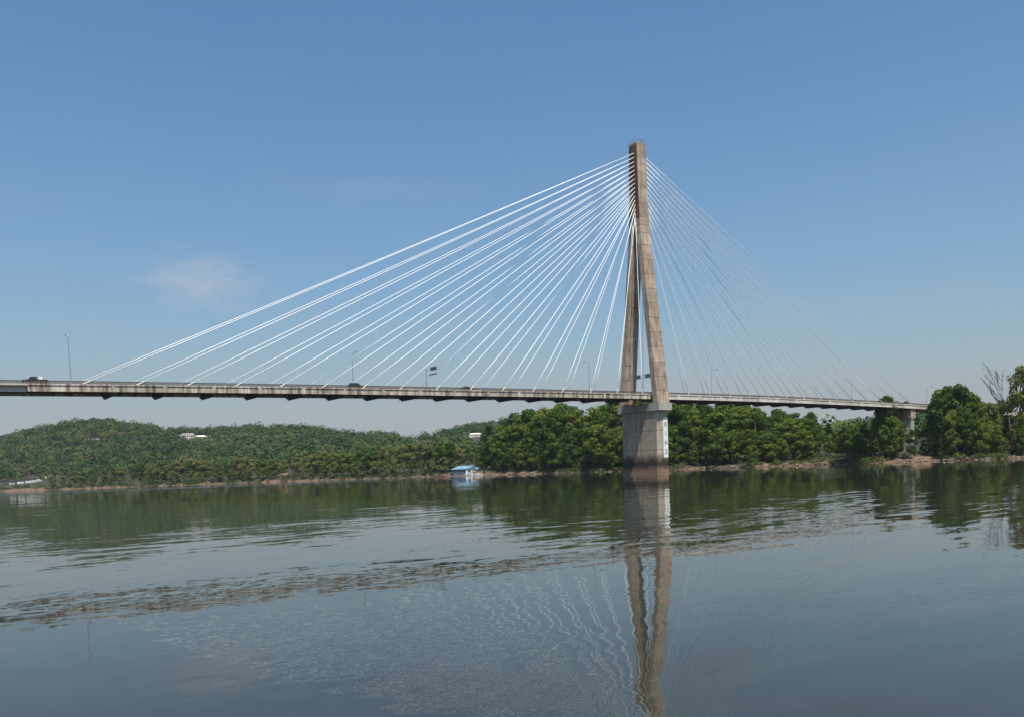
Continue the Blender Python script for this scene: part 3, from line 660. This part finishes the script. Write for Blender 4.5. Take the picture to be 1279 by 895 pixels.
GREENS = [(0.05, (0.026, 0.058, 0.014)), (0.28, (0.048, 0.092, 0.018)), (0.50, (0.078, 0.125, 0.022)), (0.70, (0.115, 0.150, 0.026)), (0.88, (0.14, 0.145, 0.034)), (0.98, (0.17, 0.12, 0.045))]
M_leaf = leafmat('bank_foliage', GREENS)
OLIVE = [(0.05, (0.045, 0.078, 0.02)), (0.35, (0.088, 0.128, 0.03)), (0.60, (0.128, 0.156, 0.04)), (0.85, (0.155, 0.155, 0.055)), (0.98, (0.19, 0.14, 0.065))]
M_leaf2 = leafmat('willow_foliage', OLIVE)
M_bark = plain('bark', (0.10, 0.075, 0.055), 0.95, 0, 0.3, 1.5); M_deadbark = plain('dead_bark', (0.055, 0.04, 0.034), 0.95, 0, 0.25, 1.0)

def leaf_quads(cent, nrm, size, r):
    """many small leaf-spray faces: (n,3) centres, normals, sizes -> verts, faces"""
    n = len(cent)
    a = r.normal(size=(n, 3)); a -= nrm*(a*nrm).sum(1, keepdims=True); a /= np.linalg.norm(a, axis=1, keepdims=True)+1e-9
    b = np.cross(nrm, a); s = size[:, None]; asp = r.uniform(0.55, 1.0, (n, 1))
    v = np.empty((n, 4, 3))
    v[:, 0] = cent - a*s; v[:, 1] = cent - b*s*asp + nrm*s*0.15; v[:, 2] = cent + a*s*r.uniform(0.7, 1.1, (n, 1)); v[:, 3] = cent + b*s*asp*r.uniform(0.6, 1.1, (n, 1)) - nrm*s*0.12
    return v.reshape(-1, 3)
def quad_mesh(name, verts, mat, tint=None):
    n = len(verts)//4; me = bpy.data.meshes.new(name)
    me.vertices.add(len(verts)); me.vertices.foreach_set('co', verts.astype(np.float32).ravel())
    me.loops.add(n*4); me.loops.foreach_set('vertex_index', np.arange(n*4, dtype=np.int32))
    me.polygons.add(n); me.polygons.foreach_set('loop_start', np.arange(0, n*4, 4, dtype=np.int32)); me.polygons.foreach_set('loop_total', np.full(n, 4, dtype=np.int32))
    if tint is not None:
        at = me.attributes.new('tint', 'FLOAT', 'FACE'); at.data.foreach_set('value', tint.astype(np.float32))
    me.update(calc_edges=True); me.materials.append(mat); return me
def crown_points(shape, H, r, nl, n, base=0.12, wid=0.33):
    """lobes spread through the crown volume; leaf sprays on the shells of the lobes"""
    lobes = []
    for k in range(nl):
        h = base + (1-base)*r.uniform(0.02, 0.97)
        q = (h-base)/(1-base)
        if shape == 'round': env = math.sqrt(max(0.03, 1-(2*q-0.9)**2*0.9))
        elif shape == 'tall': env = 0.72*math.sqrt(max(0.05, 1-(2*q-0.8)**2*0.85))
        elif shape == 'cone': env = max(0.16, 0.9*(1-q)**0.7)
        else: env = 0.55 + 0.6*math.sin(min(1, q*1.05)*math.pi)**0.8 - 0.25*q
        ang = r.uniform(0, 2*math.pi); rad = wid*H*env*math.sqrt(r.uniform(0.05, 1.0))*0.82
        lr = H*r.uniform(0.06, 0.125)*(1.15 - 0.35*q)
        lobes.append((math.cos(ang)*rad, math.sin(ang)*rad, min(h*H, H-lr*0.7), lr))
    L = np.array(lobes); w = L[:, 3]**2; idx = r.choice(nl, n, p=w/w.sum())
    d = r.normal(size=(n, 3)); d[:, 2] += 0.25; d /= np.linalg.norm(d, axis=1, keepdims=True)
    rr = L[idx, 3]*(r.uniform(0.55, 1.12, n)); c = L[idx, :3] + d*rr[:, None]*np.array([1.15, 1.15, 0.85])
    nrm = d + r.normal(size=(n, 3))*0.33 + np.array([0, 0, 0.15]); nrm /= np.linalg.norm(nrm, axis=1, keepdims=True)
    return c, nrm, L, r.uniform(0, 1, nl)[idx]
TH = 24.0
def make_proto(kind, seed, n=3400):
    r = np.random.default_rng(seed)
    shape, nl, base, wid = {'round': ('round', 40, 0.14, 0.33), 'tall': ('tall', 36, 0.12, 0.27), 'cone': ('cone', 26, 0.06, 0.30), 'open': ('open', 24, 0.2, 0.30), 'shrub': ('round', 20, 0.02, 0.5)}[kind]
    c, nr_, L, ti = crown_points(shape, TH, r, nl, n, base, wid)
    sz = r.uniform(0.34, 0.72, n)*(1.0 if kind != 'open' else 0.85)
    crown = quad_mesh('crown', leaf_quads(c, nr_, sz, r), M_leaf if kind != 'shrub' else M_leaf2, np.clip(ti*0.7 + r.uniform(0, 0.3, n), 0, 1))
    m = MB(); x1, y1 = r.normal(0, 0.5, 2)
    pts = [(0, 0, -0.8), (x1*0.3, y1*0.3, TH*0.2), (x1, y1, TH*0.5), (x1*1.4, y1*1.2, TH*0.85)]
    m.tube(pts, [0.42, 0.32, 0.22, 0.06], 7)
    for k in r.choice(nl, min(12, nl), replace=False):
        lx, ly, lz, lr = L[k]; z0 = max(TH*0.12, lz*0.55); q = z0/TH
        m.tube([(x1*q*1.6, y1*q*1.6, z0), (lx*0.5, ly*0.5, z0+(lz-z0)*0.45), (lx, ly, lz)], [0.17, 0.11, 0.03], 5)
    trunk = m.mesh('trunk', M_bark, True)
    return crown, trunk
PROTO = {}
for kind, cnt in (('round', 5), ('tall', 4), ('cone', 2), ('open', 3), ('shrub', 3)):
    PROTO[kind] = [make_proto(kind, 100*len(PROTO)+k, (5000 if kind != 'open' else 3200) if kind != 'shrub' else 1800) for k in range(cnt)]
OL = {}
def tree(px, dep, ytop, kind, label, group, wide=1.0, cat='tree', zoff=0.0, name=None, olive=False, maxh=None):
    p0 = place(px, dep); z = land_z(px, dep) + zoff
    h = max(3.0, hgt(px, ytop, dep) - z)
    crown, trunk = random.choice(PROTO[kind]); s = h/TH
    if olive:
        if crown.name not in OL: OL[crown.name] = crown.copy(); OL[crown.name].materials[0] = M_leaf2
        crown = OL[crown.name]
    e = empty(name or ('bank_tree' if kind != 'shrub' else 'bank_shrub'), (p0.x, p0.y, z), random.uniform(0, 6.28)); e.scale = (s*wide, s*wide, s)
    tag(e, label, cat, group)
    for nme, me in (('crown', crown), ('trunk', trunk)):
        o = bpy.data.objects.new(nme, me); col.objects.link(o); o.parent = e
    return e
ORD = ['first', 'second', 'third', 'fourth', 'fifth', 'sixth', 'seventh', 'eighth', 'ninth', 'tenth', 'eleventh', 'twelfth', 'thirteenth', 'fourteenth', 'fifteenth', 'sixteenth', 'seventeenth', 'eighteenth', 'nineteenth', 'twentieth',
       'twenty-first', 'twenty-second', 'twenty-third', 'twenty-fourth', 'twenty-fifth', 'twenty-sixth', 'twenty-seventh', 'twenty-eighth', 'twenty-ninth', 'thirtieth', 'thirty-first', 'thirty-second', 'thirty-third', 'thirty-fourth', 'thirty-fifth', 'thirty-sixth', 'thirty-seventh', 'thirty-eighth', 'thirty-ninth', 'fortieth', 'forty-first', 'forty-second', 'forty-third', 'forty-fourth', 'forty-fifth', 'forty-sixth', 'forty-seventh', 'forty-eighth', 'forty-ninth', 'fiftieth']
# skyline of the wooded bank (photo column -> tree-top row)
TX = [600, 606, 614, 625, 640, 655, 670, 690, 710, 730, 745, 760, 780, 840, 880, 920, 942, 957, 971, 981, 992, 1005, 1025, 1030]
TY = [560, 545, 535, 526, 520, 517, 513, 508, 507, 510, 507, 502, 500, 500, 501, 503, 506, 512, 514, 519, 518, 512, 517, 533]
def top_at(x): return interp(x, TX, TY)
KW = ['round', 'round', 'tall', 'round', 'open']
def mass(x0, x1, step, q, drop, row, side, group, r):
    xs = np.arange(x0, x1, step); k = 0
    for x in xs:
        xx = x + r.uniform(-0.3, 0.3)*step; d = shore(xx) + q + r.uniform(-3, 4)
        tree(xx, d, top_at(xx) + drop*r.uniform(0.6, 1.4) + r.uniform(-3.5, 6.5), KW[int(r.integers(len(KW)))],
             f'{ORD[k]} tree {side}, {row}', group, r.uniform(0.85, 1.2)); k += 1
r = np.random.default_rng(3)
GL, GR = 'wooded bank left of the tower', 'wooded bank right of the tower'
SL, SR = 'rightwards from the blue-roofed boathouse', 'rightwards from the tower pier'
mass(607, 800, 12.0, 40, 0, 'tall back row of the bank wood', SL, GL, r)
mass(603, 804, 13.0, 25, 9, 'second row of the bank wood', SL, GL, r)
mass(606, 806, 15.5, 14, 26, 'third row down the bank', SL, GL, r)
mass(606, 806, 17.0, 7, 50, 'low front row at the water', SL, GL, r)
mass(812, 1026, 12.0, 40, 0, 'tall back row of the bank wood', SR, GR, r)
mass(816, 1024, 13.0, 25, 9, 'second row of the bank wood', SR, GR, r)
mass(812, 1022, 15.5, 14, 26, 'third row down the bank', SR, GR, r)
mass(814, 1018, 18.0, 7, 48, 'low front row at the water', SR, GR, r)
# far right bank, one by one: (column, metres behind the shore, top row, kind, width, label)
FR = [(1036, 40, 541, 'round', 1.0, 'small green tree on the bank just right of the wood edge'), (1046, 25, 536, 'round', 1.0, 'rounded tree on the gap bank left of the tall dark tree'),
      (1058, 22, 530, 'round', 1.05, 'dark rounded tree on the bank two trees left of the tall dark one'), (1076, 18, 528, 'round', 1.0, 'light green tree directly left of the tall dark bank tree'),
      (1066, 50, 536, 'round', 1.0, 'pale tree peeping out behind the light green bank tree'), (1088, 14, 545, 'open', 1.0, 'low tree in front of the left side of the tall dark tree'),
      (1107, 9, 495, 'tall', 0.85, 'tall dark tree covering the bridge end left of the side pier'), (1117, 12, 502, 'tall', 0.8, 'slightly lower twin of the tall dark tree beside the side pier'),
      (1104, 13, 494, 'round', 0.62, 'broad dark crown behind the tall dark pair, above the deck'), (1113, 14, 497, 'round', 0.58, 'dark crown beside the side pier, above the deck'),
      (1098, 11, 508, 'tall', 0.8, 'dark tree forming the left flank of the tall dark pair'), (1109, 7, 520, 'round', 0.7, 'dark bushy tree in front of the tall dark pair'),
      (1121, 9, 524, 'round', 0.6, 'dark tree touching the left side of the side pier'), (1137, 7, 536, 'open', 0.8, 'small thin tree standing in front of the side pier'), (1152, 40, 548, 'round', 0.9, 'low bright tree in the gap right of the side pier'),
      (1166, 14, 497, 'tall', 0.7, 'slim tree hiding the right end of the bridge'), (1174, 16, 488, 'tall', 0.85, 'tall narrow tree second from the bridge end'),
      (1184, 20, 483, 'tall', 0.95, 'tall dark tree with pointed top near the bridge end'), (1197, 18, 481, 'tall', 1.0, 'tallest of the dark trees right of the bridge end'),
      (1208, 22, 491, 'round', 0.85, 'dark broad tree sloping down right of the tallest dark ones'), (1220, 26, 497, 'round', 0.8, 'rounded dark tree left of the bare dead tree, further left'),
      (1232, 25, 501, 'round', 0.8, 'rounded tree directly left of the bare dead tree'), (1202, 12, 508, 'round', 0.7, 'dark tree in the middle of the right bank clump'), (1188, 12, 512, 'round', 0.7, 'dark tree left in the right bank clump'),
      (1214, 7, 524, 'open', 0.9, 'bright yellow-green tree low on the bank left of the dead tree'),
      (1226, 9, 518, 'round', 0.8, 'light green tree between the bright one and the dead tree'), (1190, 7, 535, 'open', 0.9, 'low leafy tree on the bank below the tallest dark trees'),
      (1252, 30, 500, 'round', 0.8, 'green tree behind the trunk of the bare dead tree'), (1272, 14, 458, 'open', 0.62, 'tall sparse leafy tree at the right edge behind the dead one'),
      (1284, 16, 466, 'tall', 0.5, 'tall leafy tree cut by the right edge of the picture'), (1262, 7, 535, 'open', 0.9, 'low light green tree at the foot of the dead tree'),
      (1276, 6, 530, 'round', 0.8, 'low bushy tree at the right edge near the water'), (1244, 8, 530, 'round', 0.8, 'low dark tree left of the dead tree foot'),
      (1292, 20, 490, 'round', 0.9, 'broad tree just past the right edge'), (1178, 8, 540, 'round', 0.7, 'low dark tree under the tall narrow ones')]
for px, q, yt, kd, wd, lb in FR:
    if px > 1285: continue
    tree(px, shore(px)+q, yt, kd, lb, 'trees on the far right bank', wd)
# bare dead tree
def dead_tree():
    px = 1263; d = shore(px) + 9; p0 = place(px, d); z0 = land_z(px, d); Ht = hgt(px, 458, d) - z0
    e = empty('dead_tree', (p0.x, p0.y, z0)); tag(e, 'bare leafless dead tree leaning left on the right bank', 'dead tree')
    lean = -rt; r = random.Random(5); m = MB(); tw = MB()
    def grow(p, dirv, L, rad, lev, mb):
        pts = [p]; q = p; dv = dirv
        for k in range(3):
            dv = (dv + Vector((r.uniform(-.13, .13), r.uniform(-.13, .13), 0.05))).normalized(); q = q + dv*L/3; pts.append(q)
        mb.tube(pts, [rad, rad*0.85, rad*0.7, rad*0.5], 5)
        if lev < 5:
            for k in range(4 if lev < 3 else 3):
                a = pts[r.choice([1, 2, 3, 3])]
                nd = (dv*0.9 + lean*r.uniform(-0.15, 0.75) + fh*r.uniform(-0.4, 0.4) + Vector((0, 0, r.uniform(0.0, 0.5)))).normalized()
                grow(a, nd, L*r.uniform(0.5, 0.68), max(0.05, rad*0.58), lev+1, tw)
    base = Vector((0, 0, -0.5)); mid = lean*1.5 + Vector((0, 0, Ht*0.42))
    m.tube([base, base.lerp(mid, 0.5) + rt*0.3, mid], [0.42, 0.34, 0.28], 7)
    grow(mid, (lean*0.32 + Vector((0, 0, 1))).normalized(), Ht*0.34, 0.22, 1, m)
    grow(mid, (lean*0.75 + Vector((0, 0, 1))).normalized(), Ht*0.26, 0.14, 2, m)
    m.build('trunk', M_deadbark, e, True); tw.build('branches', M_deadbark, e, True)
dead_tree()
# trees along the left far bank
LX = [-40, 0, 30, 60, 100, 150, 200, 250, 300, 350, 400, 430, 450, 480, 500, 520, 545, 560, 580, 600]
LY = [597, 597, 595, 593, 587, 584, 577, 576, 573, 571, 566, 562, 560, 557, 556, 555, 556, 553, 560, 564]
r = np.random.default_rng(11); k = 0; xs = list(np.arange(70, 604, 12.0))
GB = 'trees along the left far bank'
for x in xs:
    xx = x + r.uniform(-3, 3); d = shore(xx) + 24 + r.uniform(-5, 8)
    tree(xx, d, interp(xx, LX, LY) + r.uniform(-3, 4), ['round', 'round', 'tall', 'round', 'open'][int(r.integers(5))], f'{ORD[k]} tree from the white trailers, upper row along the left bank', GB, r.uniform(0.95, 1.35), olive=r.random() < 0.6); k += 1
k = 0
for x in np.arange(66, 560, 12.5):
    xx = x + r.uniform(-3, 3); d = shore(xx) + 7 + r.uniform(-2, 3); yt = interp(xx, LX, LY)
    tree(xx, d, yt + 0.48*(hor(xx)+4-yt) + r.uniform(-3, 3), 'shrub' if r.random() < 0.55 else 'round', f'{ORD[k]} low tree from the white trailers, waterside row of the left bank', GB, r.uniform(0.9, 1.2), name='bank_tree', olive=True); k += 1
# undergrowth along the waterline and forest on the hills: masses nobody could count
def bush_mass(name, pts, size, nq, qs, mat, label, cat, seed, tall=1.0):
    r = np.random.default_rng(seed); n = len(pts); P = np.array(pts)
    c0 = np.repeat(P, nq, 0); R = np.repeat(size, nq)
    d = r.normal(size=(n*nq, 3)); d[:, 2] = np.abs(d[:, 2])*1.0 - 0.15; d /= np.linalg.norm(d, axis=1, keepdims=True)
    # lumpy crown: radius varies with direction, per tree
    ph = np.repeat(r.uniform(0, 6.28, (n, 3)), nq, 0)
    lump = 1 + 0.16*np.sin(3.1*d[:, 0]+ph[:, 0]) + 0.16*np.sin(3.7*d[:, 1]+ph[:, 1]) + 0.14*np.sin(4.3*d[:, 2]+ph[:, 2])
    c = c0 + d*(R*lump*r.uniform(0.82, 1.03, n*nq))[:, None]*np.array([1, 1, tall])
    nrm = d + r.normal(size=d.shape)*0.3; nrm /= np.linalg.norm(nrm, axis=1, keepdims=True)
    tint = np.clip(np.repeat(r.uniform(0, 1, n), nq) + r.uniform(-0.12, 0.12, n*nq), 0, 1)
    me = quad_mesh(name, leaf_quads(c, nrm, R*qs*r.uniform(0.7, 1.3, n*nq), r), mat, tint)
    o = bpy.data.objects.new(name, me); col.objects.link(o); tag(o, label, cat, kind='stuff'); return o
def stuffleaf(name, stops):
    m, t, p = newmat(name); at = N(t, 'ShaderNodeAttribute', attribute_name='tint'); n = noise(t, 0.009, 5, 0.65)
    f = math_(t, 'ADD', math_(t, 'MULTIPLY', at.outputs['Fac'], 0.55), math_(t, 'MULTIPLY', n.outputs['Fac'], 0.62))
    c = ramp(t, f, stops); out = t.nodes['Material Output']; d = N(t, 'ShaderNodeBsdfDiffuse'); t.links.new(c, d.inputs['Color']); t.links.new(d.outputs[0], out.inputs['Surface']); return m
M_hill = stuffleaf('hill_foliage', [(0.10, (0.014, 0.036, 0.017)), (0.34, (0.026, 0.060, 0.023)), (0.56, (0.046, 0.084, 0.028)), (0.74, (0.074, 0.100, 0.034)), (0.90, (0.10, 0.10, 0.045)), (1.0, (0.135, 0.105, 0.065))])
M_under = stuffleaf('undergrowth_foliage', [(0.05, (0.022, 0.045, 0.014)), (0.4, (0.04, 0.07, 0.02)), (0.75, (0.075, 0.1, 0.03)), (1.0, (0.11, 0.09, 0.04))])
r = np.random.default_rng(21); pts = []; sz = []
tries = 0
while len(pts) < 4800 and tries < 60000:
    tries += 1
    px = r.uniform(-180, 640) if r.random() < 0.86 else r.uniform(1010, 1320)
    s0 = shore(px); rd, rz = ridge(px)
    q = 42 + (rd - s0 + 60 - 42)*r.uniform(0.0, 1.0)**0.7; d = s0 + q
    if any(a < px < b and c0 < d < c1 for a, b, c0, c1 in CLEAR): continue
    R = 4.5 + 7.5*r.beta(1.5, 2.6); z = land_z(px, d); p0 = place(px, d)
    pts.append((p0.x, p0.y, z + R*0.75 + 3.0)); sz.append(R)
bush_mass('hill_forest', pts, np.array(sz), 120, 0.15, M_hill, 'dense green forest covering the hills beyond the river', 'forest', 5)
pts = []; sz = []
for k in range(1500):
    px = r.uniform(-60, 1330); q = r.choice([r.uniform(0.3, 6), r.uniform(5, 24)]); d = shore(px) + q
    if 556 < px < 612 and q < 26: continue
    if 1120 < px < 1150 and r.random() < 0.8: continue
    if q < 7 and math.sin(px*0.05+1) + math.sin(px*0.023) + 0.6*math.sin(px*0.17) > 0.55: continue
    R = r.uniform(0.8, 2.4)*(1.3 if q > 14 else 0.9); p0 = place(px, d); pts.append((p0.x, p0.y, land_z(px, d) + R*0.3)); sz.append(R)
bush_mass('bank_undergrowth', pts, np.array(sz), 60, 0.2, M_under, 'low green undergrowth along the river bank', 'undergrowth', 9)
# stones along the waterline
r = np.random.default_rng(33); m = MB(); M_stone = plain('bank_stone', (0.16, 0.125, 0.095), 0.95, 0, 0.5, 0.8)
for k in range(1300):
    px = r.uniform(-40, 1320); q = abs(r.normal(0, 2.2)) + 0.2; d = shore(px) + q; p0 = place(px, d); R = r.uniform(0.25, 1.0)*(0.7 if r.random() < 0.7 else 1.2); z = land_z(px, d) + R*0.15
    o = [(p0.x + R*1.3*math.cos(a)*r.uniform(0.7, 1.2), p0.y + R*1.3*math.sin(a)*r.uniform(0.7, 1.2), z + R*r.uniform(-0.1, 0.25)) for a in np.arange(0, 6.28, 1.2567)]
    m.poly(o + [(p0.x, p0.y, z + R*r.uniform(0.5, 0.9)), (p0.x, p0.y, z - R*0.6)], [(i, (i+1) % 5, 5) for i in range(5)] + [((i+1) % 5, i, 6) for i in range(5)])
tag(m.build('bank_stones', M_stone), 'scattered brown stones along the far waterline', 'stones', kind='stuff')
# ------------------------------------------------------------------ haze over the river valley
m_hz = bpy.data.materials.new('haze'); m_hz.use_nodes = True; t = m_hz.node_tree; t.nodes.clear()
pv = N(t, 'ShaderNodeVolumePrincipled'); pv.inputs['Color'].default_value = (0.80, 0.88, 0.97, 1); pv.inputs['Density'].default_value = 0.000036; pv.inputs['Anisotropy'].default_value = 0.0
oo = N(t, 'ShaderNodeOutputMaterial'); t.links.new(pv.outputs[0], oo.inputs['Volume'])
hz = MB().box((-12500, -12500, -6), (12500, 12500, 150)).build('haze', m_hz); tag(hz, kind='stuff'); hz.display_type = 'WIRE'
